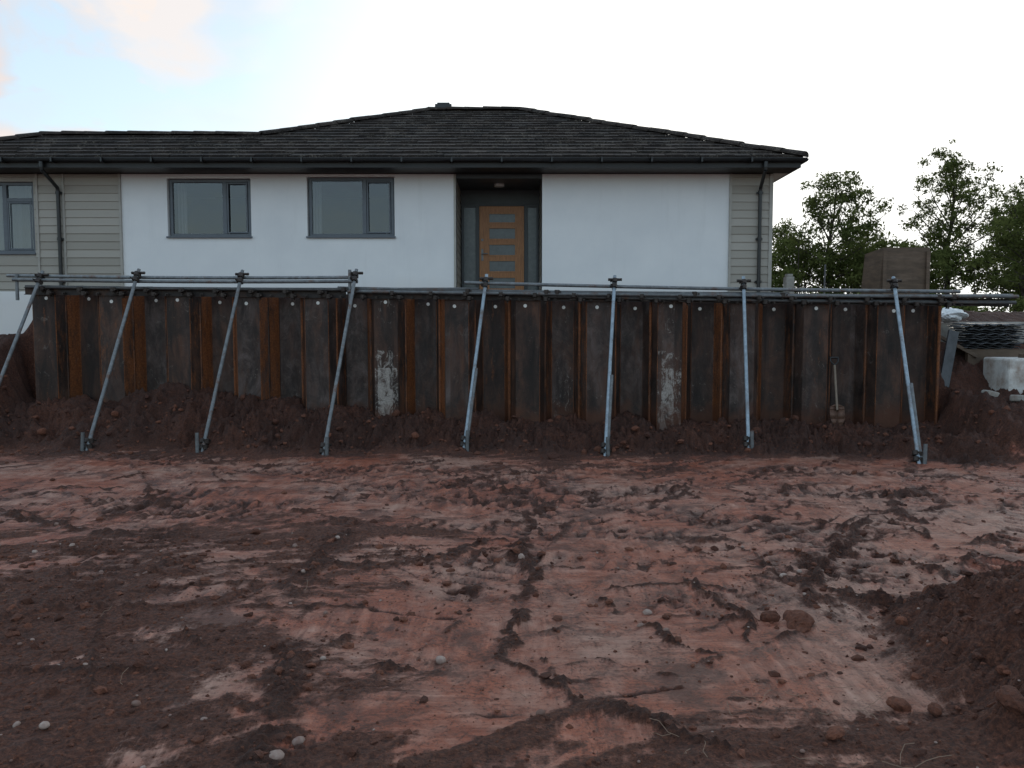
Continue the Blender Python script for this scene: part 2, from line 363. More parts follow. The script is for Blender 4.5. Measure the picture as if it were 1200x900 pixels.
    yy=y+.35*fbm(x*1.1,y*1.1,4,74); rb=.66*ss(8.9,10.9,yy)+.50*ss(11.5,12.3,yy)+.45*ss(12.5,13.3,y)
    bank=np.where(x<0,lb,rb); bank=bank+ss(.0,.3,bank)*(.20*fbm(x*1.6,y*1.6,4,75)+.15*lump+.09*cr)*near*np.where(y>12.3,.3,1)
    front=inside*np.where(d>-.12,bn,0)+(1-inside)*bank
    rise=ss(-.13,-.33,d)*1.93*inside
    z=z+front+np.where(d<-.12,rise,0)
    back=ss(12.9,14.2,y)*(1-inside)
    z=z+back*np.where(x<0,ss(16,20,y)*.5,.25)
    any_=np.maximum(ss(0,.12,k)*inside*(d>-.2),np.where(np.where(x<0,lb,rb)>.05,1-inside,0))
    sm=sm*(1-.75*any_); soil_dark=np.maximum(soil_dark,any_*.75*(1-.7*ss(.3,.9,fbm(x*1.1,y*1.1,3,81)+.45)))
    soil_dark=np.maximum(soil_dark,.6*ss(9.5,10.3,y)*(1-ss(10.9,11.5,y))*ss(-.2,.2,fbm(x*1.3,y*2,3,83)))
    soil_dark=np.maximum(soil_dark,.5*ss(6.0,6.6,x)*ss(9.5,10.5,y))
    return z.reshape(shp),sm.reshape(shp),np.clip(soil_dark,0,1).reshape(shp)
# ------------------------------------------------------------------ ground
def axis(segs):
    o=[segs[0][0]]
    for a,b,st in segs:
        n=max(1,int(round((b-a)/st))); o+=list(np.linspace(a,b,n+1)[1:])
    return np.array(o)
xs=axis([(-500,-60,60),(-60,-20,5),(-20,-10,.5),(-10,-4.5,.04),(-4.5,4.5,.018),(4.5,10,.035),(10,20,.4),(20,60,5),(60,500,60)])
ys=axis([(-300,-20,40),(-20,1,1.5),(1,2.3,.06),(2.3,4.6,.0125),(4.6,7,.018),(7,13,.03),(13,16,.25),(16,40,2),(40,100,10),(100,700,60)])
X,Y=np.meshgrid(xs,ys); Z,S,D=terrain(X,Y)
nx,ny=len(xs),len(ys)
co=np.stack([X,Y,Z],-1).reshape(-1,3).astype(np.float32)
idx=np.arange(nx*ny).reshape(ny,nx); F=np.stack([idx[:-1,:-1],idx[:-1,1:],idx[1:,1:],idx[1:,:-1]],-1).reshape(-1,4)
me=bpy.data.meshes.new('ground'); me.vertices.add(len(co)); me.vertices.foreach_set('co',co.ravel())
me.loops.add(F.size); me.loops.foreach_set('vertex_index',F.ravel().astype(np.int32)); me.polygons.add(len(F))
me.polygons.foreach_set('loop_start',np.arange(0,F.size,4,dtype=np.int32)); me.polygons.foreach_set('loop_total',np.full(len(F),4,dtype=np.int32))
me.polygons.foreach_set('use_smooth',np.ones(len(F),bool)); me.update(calc_edges=True)
for nme,arr in(('smear',S),('soil_dark',D)):
    at=me.attributes.new(nme,'FLOAT','POINT'); at.data.foreach_set('value',arr.ravel().astype(np.float32))
me.materials.append(SOIL); g=bpy.data.objects.new('ground',me); scene.collection.objects.link(g)
# ------------------------------------------------------------------ scattered clods / pebbles
import bmesh
def ico(sub):
    bm=bmesh.new(); bmesh.ops.create_icosphere(bm,subdivisions=sub,radius=1); v=np.array([p.co[:] for p in bm.verts]); f=np.array([[q.index for q in p.verts] for p in bm.faces]); bm.free(); return v,f
def scatter(name,mat,P,sizes,sub,rough,flat=.7,smooth=False,low=0):
    v,f=ico(sub); N=len(P); V=np.empty((N,len(v),3))
    for i in range(N):
        rd=1+rough*rng.standard_normal(len(v))
        if low:
            for q in range(3):
                dv=rng.standard_normal(3); dv/=np.linalg.norm(dv); rd=rd*(1-low*np.clip(v@dv-.45,0,1))
            rd=rd+low*.35*np.array(pn(v[:,0]*2+i,v[:,1]*2+v[:,2]*1.7))
        w=v*rd[:,None]*np.array([1,rng.uniform(.6,1),rng.uniform(.45,.85)*flat/.7])
        a=rng.uniform(0,2*np.pi);c,s=np.cos(a),np.sin(a); t=rng.uniform(-.4,.4)
        M=np.array([[c,-s,0],[s,c,0],[0,0,1]])@np.array([[1,0,0],[0,np.cos(t),-np.sin(t)],[0,np.sin(t),np.cos(t)]])
        V[i]=(w@M.T)*sizes[i]+P[i]
    Fa=(f[None]+np.arange(N)[:,None,None]*len(v)).reshape(-1,3)
    me=bpy.data.meshes.new(name); me.from_pydata(V.reshape(-1,3).tolist(),[],Fa.tolist())
    at=me.attributes.new('tone','FLOAT','FACE'); at.data.foreach_set('value',np.repeat(rng.random(N),len(f)).astype(np.float32))
    if smooth: me.polygons.foreach_set('use_smooth',np.ones(len(Fa),bool))
    me.materials.append(mat); ob=bpy.data.objects.new(name,me); scene.collection.objects.link(ob); return ob
def cand(n,x0,x1,y0,y1,fn):
    x=rng.uniform(x0,x1,n);y=rng.uniform(y0,y1,n);z,s,d=terrain(x,y); keep=rng.random(n)<fn(x,y,s,d); return np.stack([x,y,z],-1)[keep]
A=cand(28000,-3.6,3.8,2.3,6,lambda x,y,s,d:(1-s)*.38+.25*d+.02)
B=cand(17000,-8,8,6,11.7,lambda x,y,s,d:(1-s)*.28+.2*d+.02)
P=np.concatenate([A,B]); P=P[(P[:,1]<wallY(P[:,0])-.05)]
sz=np.minimum(.0042*np.exp(rng.exponential(.48,len(P))),.03)*(1+.09*np.maximum(P[:,1]-3,0))
scatter('soil_clods',CLOD,P,sz,1,.18)
L=cand(220,1.8,3.6,2.4,5,lambda x,y,s,d:(np.hypot(x-3.3,y-3.4)<1.7)*.6)
L2=cand(1500,-7.5,7.5,10.2,11.7,lambda x,y,s,d:.5+0*x)
L=np.concatenate([L,L2]); scatter('soil_lumps',CLOD,L,np.minimum(.016*np.exp(rng.exponential(.5,len(L))),.07),2,.05,low=.5)
bz=lambda x,y: float(terrain(np.array([x]),np.array([y]))[0][0])
big=[(1.53,4.28,.11),(1.42,4.35,.06),(1.25,3.05,.05),(1.62,3.3,.05),(1.95,3.05,.07),(-1.25,3.72,.032),(-.95,3.75,.028),(1.75,3.25,.04),(-2.0,6.2,.05),(.5,10.0,.09),(-2.5,3.1,.04)]
scatter('clay_boulders',CLOD,np.array([(x,y,bz(x,y)+.015) for x,y,_ in big]),[s for *_,s in big],3,.02,.6,low=.8)
Q=cand(800,-4,3.8,2.4,7.5,lambda x,y,s,d:(1-s)*.4+.04+.3*(x<-.8)*(y<4.5))
scatter('pebbles',PEB,Q+[0,0,.004],np.minimum(.006*np.exp(rng.exponential(.5,len(Q))),.032),2,.02,.7,True,low=.3)
tw=MB()
for i in range(30):
    x,y=rng.uniform(.5,1.5),rng.uniform(2.75,3.4) 
    if i>15: x,y=rng.uniform(-3,3),rng.uniform(2.7,5)
    a=rng.uniform(0,6.28);l=rng.uniform(.04,.11);p=Vector((x,y,bz(x,y)+.008));pts=[p]
    for k in range(3):
        p=p+Vector((math.cos(a)*l/2,math.sin(a)*l/2,rng.uniform(-.005,.03)));a+=rng.uniform(-.6,.6);pts.append(p)
    tw.path(pts,.0013,5)
tw.make('dry_twigs',[weathered('twig',(.24,.15,.10),.3,20)])
# ------------------------------------------------------------------ sheet pile wall
wall=empty('sheet_pile_wall')
Lw=13.05; ang=math.atan2(-.6,Lw); wdir=Vector((math.cos(ang),math.sin(ang),0)); wn=Vector((math.sin(ang),-math.cos(ang),0)) # toward camera
O=Vector((-7.05,12.0,0))
def wp(s,o,z): p=O+wdir*s+wn*o; return (p.x,p.y,z)
pl=MB(); paint=[];orange=[]
Ltot=Lw/math.cos(ang); NP=26; pitch=Ltot/NP
holes=MB(); lk=MB(); lkp=[];
ZL=[-.3,.3,.55,.8,1.05,1.3,1.7]
def strip(s0,o0,s1,o1,top,tone,pnt,org):
    zs=ZL+[top]
    for i in range(len(zs)-1):
        pl.quad([wp(s0,o0,zs[i]),wp(s1,o1,zs[i]),wp(s1,o1,zs[i+1]),wp(s0,o0,zs[i+1])],0,tone)
        zc=(zs[i]+zs[i+1])/2
        paint.append(pnt*(1.0 if zc<1.05 else (.7 if zc<1.3 else .35))); orange.append(org)
zt_at=lambda s: 2.20-.19*s/Ltot
for i in range(NP):
    out=(i%2==0)
    s0=i*pitch; s1=s0+pitch; m=(s0+s1)/2+rng.uniform(-.012,.012); dep=.165 if out else -.165
    dep+=rng.uniform(-.012,.012)
    jt=rng.uniform(-.02,.02); t=rng.random(); top=zt_at(m)+jt
    wxx=(O+wdir*m).x; pw=0
    if abs(wxx+1.93)<.26: pw=.92
    elif abs(wxx-2.25)<.26: pw=.92
    elif abs(wxx-.75)<.26: pw=.45
    elif rng.random()<.3: pw=.25
    orr=rng.choice([0,.15,.45,.85],p=[.3,.25,.25,.2]); ol=rng.choice([0,.2,.55,1.0],p=[.25,.25,.25,.25])
    f=.165
    strip(s0,0,m-f,dep,top,t*.5,0,ol)
    cuts=[-f,-f*.62+rng.uniform(-.03,.03),f*.5+rng.uniform(-.05,.05),f]
    of=rng.choice([0,.1,.3],p=[.55,.3,.15])
    for q in range(3):
        tt=float(np.clip(t+rng.uniform(-.35,.35),0,1))
        strip(m+cuts[q],dep,m+cuts[q+1],dep,top,tt,pw*(1 if q==1 else .7),of+rng.choice([0,.2],p=[.7,.3]))
    strip(m+f,dep,s1,0,top,t*.7,0,orr)
    lk.tube(wp(s1-.012,.012,-.3),wp(s1-.012,.012,top),.022,8,0,rng.uniform(.4,1.0))
    for e in(-1,1):
        lk.tube(wp(m+e*f,dep-.004*np.sign(dep),-.3),wp(m+e*f,dep-.004*np.sign(dep),top-.002),.010,6,0,rng.choice([.1,.8]))
    a=Vector(wp(m+rng.uniform(-.05,.05),dep+.001,top-.16+rng.uniform(-.01,.01))); holes.tube(a,a+wn*.006,.025,14)
    if i%3==1:
        a=Vector(wp(m+.1,dep+.001,top-.17)); holes.tube(a,a+wn*.004,.012,12)
ob=pl.make('pile_sections',[PILE],wall,attr='tone')
for nme,arr in(('paint',paint),('orange',orange)):
    at=ob.data.attributes.new(nme,'FLOAT','FACE'); at.data.foreach_set('value',arr)
sol=ob.modifiers.new('thickness','SOLIDIFY'); sol.thickness=.012; sol.offset=0
lk.make('pile_interlocks',[PILE],wall,smooth=True,attr='orange')
holes.make('lifting_hole_light_discs',[STUFF],wall)  # pale discs painted in for light showing through the lifting holes
rt=MB()
e=O+wdir*Ltot
for k in range(3):
    rt.quad([(e.x+(.0 if k%2==0 else .14),e.y+.02+k*.45,-.2),(e.x+(.14 if k%2==0 else 0),e.y+.02+k*.45+.45,-.2),(e.x+(.14 if k%2==0 else 0),e.y+.02+k*.45+.45,2.0),(e.x+(.0 if k%2==0 else .14),e.y+.02+k*.45,2.0)],0,.3)
rt.make('return_piles',[PILE],wall,attr='tone').modifiers.new('t','SOLIDIFY').thickness=.012
# ------------------------------------------------------------------ walers (scaffold tubes along the top)
wal=empty('scaffold_waler')
r=.0242
def wtube(name,s0,s1,o,z0,z1,tone=.2):
    b=MB(); N=6; pts=[Vector(wp(s0+(s1-s0)*i/N,o,z0+(z1-z0)*i/N-.018*math.sin(math.pi*i/N))) for i in range(N+1)]
    for i in range(N): b.tube(pts[i],pts[i+1],r,14,0,tone,hollow=(i in(0,N-1)))
    b.make(name,[GALV],wal,smooth=True,attr='tone')
wtube('tube_1',-.22,4.85,.24,2.375,2.335,.15)
wtube('tube_2',-.1,4.9,.30,2.315,2.275,.4)
wtube('tube_3',.05,6.6,.245,2.215,2.165,.85)
wtube('tube_5',4.6,10.9,.245,2.185,2.09,.7)
wtube('tube_6',4.75,13.95,.30,2.135,2.045,.6)
wtube('tube_7',6.4,13.2,.25,2.255,2.115,.3)
wtube('tube_8',7.5,13.95,.245,2.065,1.965,.85)
wtube('tube_9',9.4,13.9,.26,2.10,2.06,.5)
ch=MB()
def channel(s0,s1,z0,z1,h=.105):
    for (oa,ob_,za,zb_) in((.178,.186,-h/2,h/2),(.186,.215,h/2-.008,h/2),(.186,.215,-h/2,-h/2+.008)):
        n=len(ch.v)
        for s_,zz in((s0,z0),(s1,z1)):
            for o_,dz in((oa,za),(ob_,za),(ob_,zb_),(oa,zb_)): ch.v.append(wp(s_,o_,zz+dz))
        for fc in((0,1,2,3),(7,6,5,4),(0,4,5,1),(1,5,6,2),(2,6,7,3),(3,7,4,0)): ch.f.append(tuple(n+i for i in fc)); ch.m.append(0); ch.a.append(0)
channel(.0,4.7,2.155,2.095); channel(4.72,9.3,2.095,2.03); channel(9.32,13.9,2.03,1.965)
ch.make('waler_channel',[WALM],wal)
def coupler(b,c,d1,d2,m=0):
    """swivel coupler: two hinged half-shells, bolts and nuts"""
    c=Vector(c);d1=Vector(d1).normalized();d2=Vector(d2).normalized()
    n=d1.cross(d2); n=n.normalized() if n.length>.1 else d1.orthogonal().normalized()
    for d,sg in((d1,-1),(d2,1)):
        q=c+n*sg*.026; b.tube(q-d*.028,q+d*.028,.036,12,m)
        sd=d.cross(n).normalized(); b.tube(q+sd*.03-n*.02,q+sd*.058-n*.02,.010,6,m); b.tube(q+sd*.048-n*.045,q+sd*.048+n*.03,.007,6,m)
        b.tube(q+sd*.048+n*.026,q+sd*.048+n*.04,.013,6,m)
    b.tube(c-n*.02,c+n*.02,.016,8,m)
cb=MB()
for i in range(27):
    s_=.33+i*.505
    if s_>Ltot: break
    z=zt_at(s_)-.02
    coupler(cb,wp(s_+rng.uniform(-.05,.05),.275,z+.01),wdir,(0,0,1)); coupler(cb,wp(s_+.12+rng.uniform(-.04,.04),.275,z-.05),wdir,(0,0,1))
    a=Vector(wp(s_+.02,.225,z+.0)); cb.obox(a,(.10,.045,.12),Matrix.Rotation(ang,3,'Z'))
    a=Vector(wp(s_+.27,.216,z-.055)); cb.tube(a,a+wn*.012,.026,6); cb.tube(a+wn*.012,a+wn*.045,.012,8)
for s_ in (4.7,4.86,6.45,7.55,7.7,9.6,10.8,12.9,13.1): coupler(cb,wp(s_,.272,zt_at(s_)+.03),wdir,(0,0,1))
cb.make('couplers',[COUP],wal,smooth=True)
sb=MB()
sb.tube(wp(4.78,.27,1.98),wp(4.78,.27,2.44),r,12,0,.2); sb.tube(wp(-.06,.27,2.02),wp(-.06,.27,2.40),r,12,0,.2); sb.make('stub_tubes',[GALV],wal,smooth=True,attr='tone')
# ------------------------------------------------------------------ raking props
def gp(x,y): return bz(x,y)
props=[((-6.75,11.72,2.40),(-7.05,10.5)),((-5.32,11.62,2.42),(-5.52,10.42)),((-3.83,11.58,2.40),(-4.02,10.42)),((-2.20,11.52,2.41),(-2.40,10.2)),
       ((-.36,11.44,2.33),(-.63,10.5)),((1.43,11.36,2.31),(1.18,10.2)),((3.20,11.28,2.29),(3.03,10.3)),((5.22,11.16,2.28),(4.88,9.62))]
for i,(t,fxy) in enumerate(props):
    P0=empty('raking_prop'); f=Vector((fxy[0],fxy[1],gp(*fxy)-.03)); T=Vector(t); d=(T-f).normalized()
    b=MB(); tone=[.35,.3,.35,.25,0,0,0,.05][i]; newm=i>=4
    b.tube(f-d*.05,T+d*.04,.0242,16,0,tone,hollow=True)
    b.make('main_tube',[BLUEP if newm else GALV],P0,smooth=True,attr='tone')
    if i in(4,7,5):
        b=MB(); b.tube(f+d*.05+Vector((.03,0,0)),f+d*1.15+Vector((.03,-.02,0)),.021,12,0,.5); b.make('inner_tube',[GALV],P0,smooth=True,attr='tone')
    b=MB(); st=Vector((f.x+.045*( -1 if i<3 else 1),f.y-.03,f.z)); b.tube(st-Vector((0,0,.2)),st+Vector((rng.uniform(-.02,.02),.02,.27)),.0242,12,0,.5,hollow=True)
    b.make('ground_stake',[GALV],P0,smooth=True,attr='tone')
    b=MB(); coupler(b,f+d*.17,d,(0,0,1)); coupler(b,f+d*.09,d,(0,0,1)); coupler(b,T-d*.05,d,wdir); coupler(b,T-d*.13,d,wdir)
    b.tube(T-d*.02+wdir*-.09,T-d*.02+wdir*.10,.02,10)
    b.make('prop_couplers',[COUP],P0,smooth=True)
# ------------------------------------------------------------------ shovel leaning on the wall
sh=empty('shovel'); fx,fy=4.47,11.05; base=Vector((fx,fy,gp(fx,fy)+.0)); top=Vector((4.5,11.30,base.z+.82)); dd=(top-base).normalized()
b=MB(); b.tube(base+dd*.22,top,.016,10); b.make('shaft',[weathered('ash_handle',(.20,.15,.11),.2,20)],sh,smooth=True)
b=MB()
sx=Vector((1,0,0)); nn=dd.cross(sx).normalized()
b.path([top-sx*.0,top-sx*.05+dd*.05,top-sx*.055+dd*.11],.010); b.path([top,top+sx*.05+dd*.05,top+sx*.055+dd*.11],.010); b.tube(top-sx*.06+dd*.11,top+sx*.06+dd*.11,.014)
b.make('d_handle',[BLACK],sh,smooth=True)
b=MB(); W=[(.0,.02),(.02,.07),(.10,.10),(.22,.105),(.27,.10),(.30,.03)]
for (a0,w0),(a1,w1) in zip(W[:-1],W[1:]):
    for sg in(-1,1):
        c0=base+dd*a0;c1=base+dd*a1
        b.quad([c0+nn*.02,c0+sx*sg*w0,c1+sx*sg*w1,c1+nn*.02])
bl=b.make('blade',[weathered('blade_steel',(.11,.055,.035),.4,20,.6,metal=.2)],sh,smooth=True); bl.modifiers.new('t','SOLIDIFY').thickness=.004
# ------------------------------------------------------------------ house
H=empty('bungalow_house')
FY=15.5; zt=4.52; zb=1.1; XR=4.88
w=MB(); TH=.30
def col(x0,x1,op=None,m=0):
    if op is None: w.box(x0,x1,FY,FY+TH,zb,zt,m)
    else: w.box(x0,x1,FY,FY+TH,zb,op[0],m); w.box(x0,x1,FY,FY+TH,op[1],zt,m)
col(-7.37,-6.51);col(-6.51,-4.93,(3.35,4.44));col(-4.93,-3.87);col(-3.87,-2.22,(3.35,4.47));col(-2.22,-1.06);col(.57,4.10)
col(-12,-10.95,m=1);col(-10.95,-9.03,(3.04,4.38),m=1);col(-9.03,-7.37,m=1);col(4.10,XR,m=1)
w.box(-12,-9.0,FY-.03,FY-.002,1.1,2.32,0)
w.box(-9.0,-7.372,FY-.03,FY-.002,1.1,2.32,0)
w.box(XR-.3,XR,FY+TH,24.4,zb,zt,0); w.box(-6.6,XR-.3,24.1,24.4,zb,zt,0); w.box(-6.6,-6.3,18.5,24.1,zb,zt,0)
w.box(-12,-11.7,FY+TH,18.5,zb,zt,0); w.box(-11.7,-6.6,18.2,18.5,zb,zt,0)
w.make('walls',[WHITE,TRIM],H)
b=MB()
for x0,x1 in((-11.6,-8.8),(-7.2,-4.45),(-4.4,-1.6)):
    b.box(x0,x1,18.1,18.15,2.1,4.49); b.box(x0,x0+.04,15.82,18.1,2.1,4.49); b.box(x1-.04,x1,15.82,18.1,2.1,4.49); b.box(x0,x1,15.82,18.1,2.05,2.09); b.box(x0,x1,15.82,18.1,4.495,4.515)
b.make('interior_rooms',[ROOM],H)
p=MB()
p.box(-1.36,-1.06,FY+TH,16.9,zb,zt,0); p.box(.57,.87,FY+TH,16.9,zb,zt,0)
p.box(-1.058,.568,FY+.003,16.9,4.44,4.518,1)
p.box(-1.06,.57,15.3,16.9,1.9,2.06,3)
p.box(-1.058,.568,16.74,16.9,4.14,4.438,2)
p.make('porch',[TRIM,DGREY,DGREY,SLAB],H)
p=MB()
p.tube((-.25,16.1,4.44),(-.25,16.1,4.39),.10,20); p.make('porch_light',[SOFF],H,smooth=True)
cl=MB()
def clad(x0,x1,z0,z1,y,skip=None):
    z=z0
    while z<z1-.01:
        zz=min(z+.150,z1); segs=[(x0,x1)]
        if skip and zz>skip[2]+.02 and z<skip[3]-.02: segs=[(x0,skip[0]),(skip[1],x1)]
        for a,b_ in segs:
            t=rng.random()
            cl.quad([(a,y-.030,z),(b_,y-.030,z),(b_,y-.012,zz),(a,y-.012,zz)],0,t)
            cl.quad([(a,y-.004,z-.003),(b_,y-.004,z-.003),(b_,y-.030,z),(a,y-.030,z)],0,0)
        z=zz
clad(-12,-7.41,2.36,4.515,FY,( -10.97,-9.01,3.03,4.40)); clad(4.14,XR-.03,1.9,4.515,FY)
z=2.06
while z<4.42:
    zz=min(z+.15,4.43); cl.quad([(-1.035,15.52,z),(-1.035,16.73,z),(-1.052,16.73,zz),(-1.052,15.52,zz)],0,rng.random()); cl.quad([(.545,15.52,z),(.545,16.73,z),(.562,16.73,zz),(.562,15.52,zz)],0,rng.random()); z=zz
z=1.9
while z<4.5:
    zz=min(z+.15,4.515); cl.quad([(XR+.03,15.5,z),(XR+.03,24.4,z),(XR+.012,24.4,zz),(XR+.012,15.5,zz)],0,rng.random()); z=zz
cl.make('cladding_boards',[CLAD],H,attr='tone')
t=MB()
for x in(-8.97,-8.47,-7.41):
    t.box(x,x+.04,FY-.042,FY-.003,2.33,4.518)
t.box(4.10,4.14,FY-.042,FY-.003,1.9,4.518); t.box(XR-.03,XR+.035,FY-.042,FY+.03,1.9,4.518)
t.box(-1.10,-1.062,FY-.012,FY-.003,1.9,4.518)
t.make('cladding_trims',[TRIM],H)
def window(x0,x1,z0,z1,mull,transom=None,nm='window'):
    P1=empty(nm); P1.parent=H; y=FY+.07; fw=.055
    b=MB(); 
    b.box(x0,x0+fw,y,y+.07,z0,z1);b.box(x1-fw,x1,y,y+.07,z0,z1);b.box(x0+fw,x1-fw,y,y+.07,z0,z0+fw);b.box(x0+fw,x1-fw,y,y+.07,z1-fw,z1)
    for m in mull: b.box(m-.04,m+.04,y-.004,y+.07,z0+fw,z1-fw)
    if transom: b.box(mull[-1]+.04,x1-fw,y-.002,y+.07,transom-.035,transom+.035)
    a=mull[-1]+.05; c=x1-fw-.006
    zt_=transom-.04 if transom else z1-fw-.006
    for q in((a,a+.03,z0+fw+.006,zt_),(c-.03,c,z0+fw+.006,zt_)): b.box(q[0],q[1],y-.016,y-.005,q[2],q[3])
    b.box(a+.03,c-.03,y-.016,y-.005,z0+fw+.006,z0+fw+.035); b.box(a+.03,c-.03,y-.016,y-.005,zt_-.03,zt_)
    b.make('frame',[FRAME],P1,bevel=.004)
    b=MB(); b.box(x0-.04,x1+.04,FY-.045,FY+.069,z0-.035,z0-.002); b.make('sill',[FRAME],P1,bevel=.004)
    b=MB(); b.quad([(x0+fw,y+.035,z0+fw),(x1-fw,y+.035,z0+fw),(x1-fw,y+.035,z1-fw),(x0+fw,y+.035,z1-fw)]); b.make('glass',[GLASS],P1)
    b=MB(); b.box(x0+.02,x1-.02,15.82,16.0,z0-.03,z0+.0); b.make('inner_sill',[STUFF],P1)
    return P1
window(-10.93,-9.05,3.05,4.38,[-10.2,-9.62],4.05)
window(-6.49,-4.95,3.36,4.43,[-5.45]); window(-3.85,-2.24,3.36,4.46,[-2.80])
b=MB()
for x0,x1,z0,z1 in((-10.95,-9.0,3.0,4.42),):
    n=34
    for i in range(n):
        a=x0+(x1-x0)*i/n; c=x0+(x1-x0)*(i+1)/n
        b.quad([(a,15.95+.02*math.sin(i*1.7),z0),(c,15.95+.02*math.sin((i+1)*1.7),z0),(c,15.95+.02*math.sin((i+1)*1.7),z1),(a,15.95+.02*math.sin(i*1.7),z1)])
b.make('net_curtain',[CURT],H,smooth=True)
b=MB()
for x0,x1 in((-6.52,-6.34),(-3.88,-3.71),(-5.04,-4.92)):
    for i in range(6):
        a=x0+(x1-x0)*i/6; c=x0+(x1-x0)*(i+1)/6; o=.03*(i%2)
        b.quad([(a,16.02+o,3.0),(c,16.05-o,3.0),(c,16.05-o,4.46),(a,16.02+o,4.46)])
b.make('curtains',[CURT],H)
b=MB()
for x,h,rr in((-5.10,.12,.03),(-5.22,.07,.035),(-5.02,.09,.02),(-6.22,.08,.03),(-2.42,.10,.035),(-2.57,.07,.03),(-2.35,.13,.02),(-3.55,.06,.04)):
    b.tube((x,15.9,3.36),(x,15.9,3.36+h),rr,10,0,0,rr*.7); b.tube((x,15.9,3.36+h),(x,15.9,3.36+h*1.25),rr*.4,8)
b.make('sill_ornaments',[STUFF],H,smooth=True)
Dp=empty('front_door'); Dp.parent=H; y=16.70
b=MB()
for x0,x1 in((-1.03,-.98),(-.74,-.67),(.25,.32),(.50,.545)): b.box(x0,x1,y-.02,y+.06,2.06,4.138)
b.box(-.98,-.74,y-.02,y+.06,4.08,4.138);b.box(-.67,.25,y-.02,y+.06,4.105,4.138);b.box(.32,.50,y-.02,y+.06,4.08,4.138)
b.box(-.98,-.74,y-.02,y+.06,2.06,2.16);b.box(.32,.50,y-.02,y+.06,2.06,2.16)
b.make('frame',[DGREY],Dp,bevel=.004)
b=MB(); b.box(-.98,-.74,y+.02,y+.03,2.16,4.08); b.box(.32,.50,y+.02,y+.03,2.16,4.08); b.make('sidelights',[FROST],Dp)
b=MB(); pz=[(2.43,2.66),(2.78,3.00),(3.11,3.33),(3.44,3.66),(3.77,3.95)]
xa,xb=-.47,.07
b.box(-.665,xa,y,y+.045,2.07,4.10);b.box(xb,.245,y,y+.045,2.07,4.10)
prev=2.07
for a,c in pz: b.box(xa,xb,y,y+.045,prev,a); prev=c
b.box(xa,xb,y,y+.045,prev,4.10)
b.make('oak_slab',[OAK],Dp)
b=MB()
for a,c in pz: b.box(xa,xb,y+.018,y+.03,a,c)
b.make('door_panes',[FROST],Dp)
b=MB()
for a,c in pz:
    b.box(xa-.02,xa+.008,y-.010,y-.001,a-.02,c+.02);b.box(xb-.008,xb+.02,y-.010,y-.001,a-.02,c+.02);b.box(xa+.008,xb-.008,y-.010,y-.001,a-.02,a+.006);b.box(xa+.008,xb-.008,y-.010,y-.001,c-.006,c+.02)
b.make('pane_beads',[OAK],Dp)
b=MB(); b.box(-.625,-.585,y-.008,y-.001,3.0,3.24);b.tube((-.605,y-.008,3.14),(-.605,y-.06,3.14),.011);b.tube((-.605,y-.055,3.14),(-.49,y-.055,3.14),.011);b.tube((-.605,y-.001,3.42),(-.605,y-.02,3.42),.025); b.make('door_handle',[GALV],Dp,smooth=True,attr='tone')
# roof -------------------------------------------------------------
RF=empty('roof'); RF.parent=H
EZ=4.70; TP=.426; WU=1.95; YB=14.9+2*WU; XE=5.27
tl=MB()
def plane(org,e,n,lo,hi,umax,g=.295,tw=.31):
    org=Vector(org);e=Vector(e);n=Vector(n)
    def P(a,u,dz): v=org+e*a+n*u; return (v.x,v.y,EZ+TP*u+dz)
    k=0
    while k*g<umax-.02:
        u0=k*g;u1=min(u0+g,umax); l0,h0,l1,h1=lo(u0+.001),hi(u0),lo(u1-.001),hi(u1)
        l=min(l0,l1);h=max(h0,h1); a=l-tw*.5*(k%2)
        a=math.floor(a/tw)*tw+tw*.5*(k%2)
        cj=rng.uniform(-.004,.004)
        while a<h:
            b_=a+tw-.006
            A0,B0=max(a,l0),min(b_,h0);A1,B1=max(a,l1),min(b_,h1)
            if B0>A0 or B1>A1:
                if B0<A0: A0=B0=(h0 if a>h0 else l0)
                if B1<A1: A1=B1=(h1 if a>h1 else l1)
                j=rng.uniform(-.008,.008); j2=j+rng.uniform(-.005,.005); t=rng.random()**1.4; us=rng.uniform(-.010,.010)+cj
                f0,f1=P(A0,u0+us,.050+j),P(B0,u0+us,.050+j2)
                tl.quad([f0,f1,P(B1,u1,.012),P(A1,u1,.012)],0,t)
                tl.quad([P(A0,u0+us,.002),P(B0,u0+us,.002),f1,f0],0,t*.3)
            a+=tw
        k+=1
RL=XE-5.05
plane((0,14.9,0),(1,0,0),(0,1,0),lambda u:(-11.51+u if u<=WU else -7.05+u),lambda u:XE-u,5.05)
plane((XE,0,0),(0,1,0),(-1,0,0),lambda u:14.9+u,lambda u:25-u,5.05)
plane((0,25,0),(1,0,0),(0,-1,0),lambda u:-7.05+u,lambda u:XE-u,5.05)
plane((-7.05,0,0),(0,1,0),(1,0,0),lambda u:(YB-u if u<WU else 14.9+u),lambda u:25-u,5.05)
plane((0,YB,0),(1,0,0),(0,-1,0),lambda u:-11.51+u,lambda u:-7.05+u,WU)
plane((-11.51,0,0),(0,1,0),(1,0,0),lambda u:14.9+u,lambda u:YB-u,WU)
tl.make('tiles',[TILE],RF,attr='tone')
dk=MB(); z=lambda u:EZ+TP*u-.02
r1=(RL,19.95,z(5.05));r2=(-2.0,19.95,z(5.05));q1=(-7.05+WU,14.9+WU,z(WU));q2=(-11.51+WU,14.9+WU,z(WU))
dk.quad([(-11.51,14.9,z(0)),(XE,14.9,z(0)),r1,r2,q1,q2]);dk.quad([(XE,14.9,z(0)),(XE,25,z(0)),r1]);dk.quad([(XE,25,z(0)),(-7.05,25,z(0)),r2,r1])
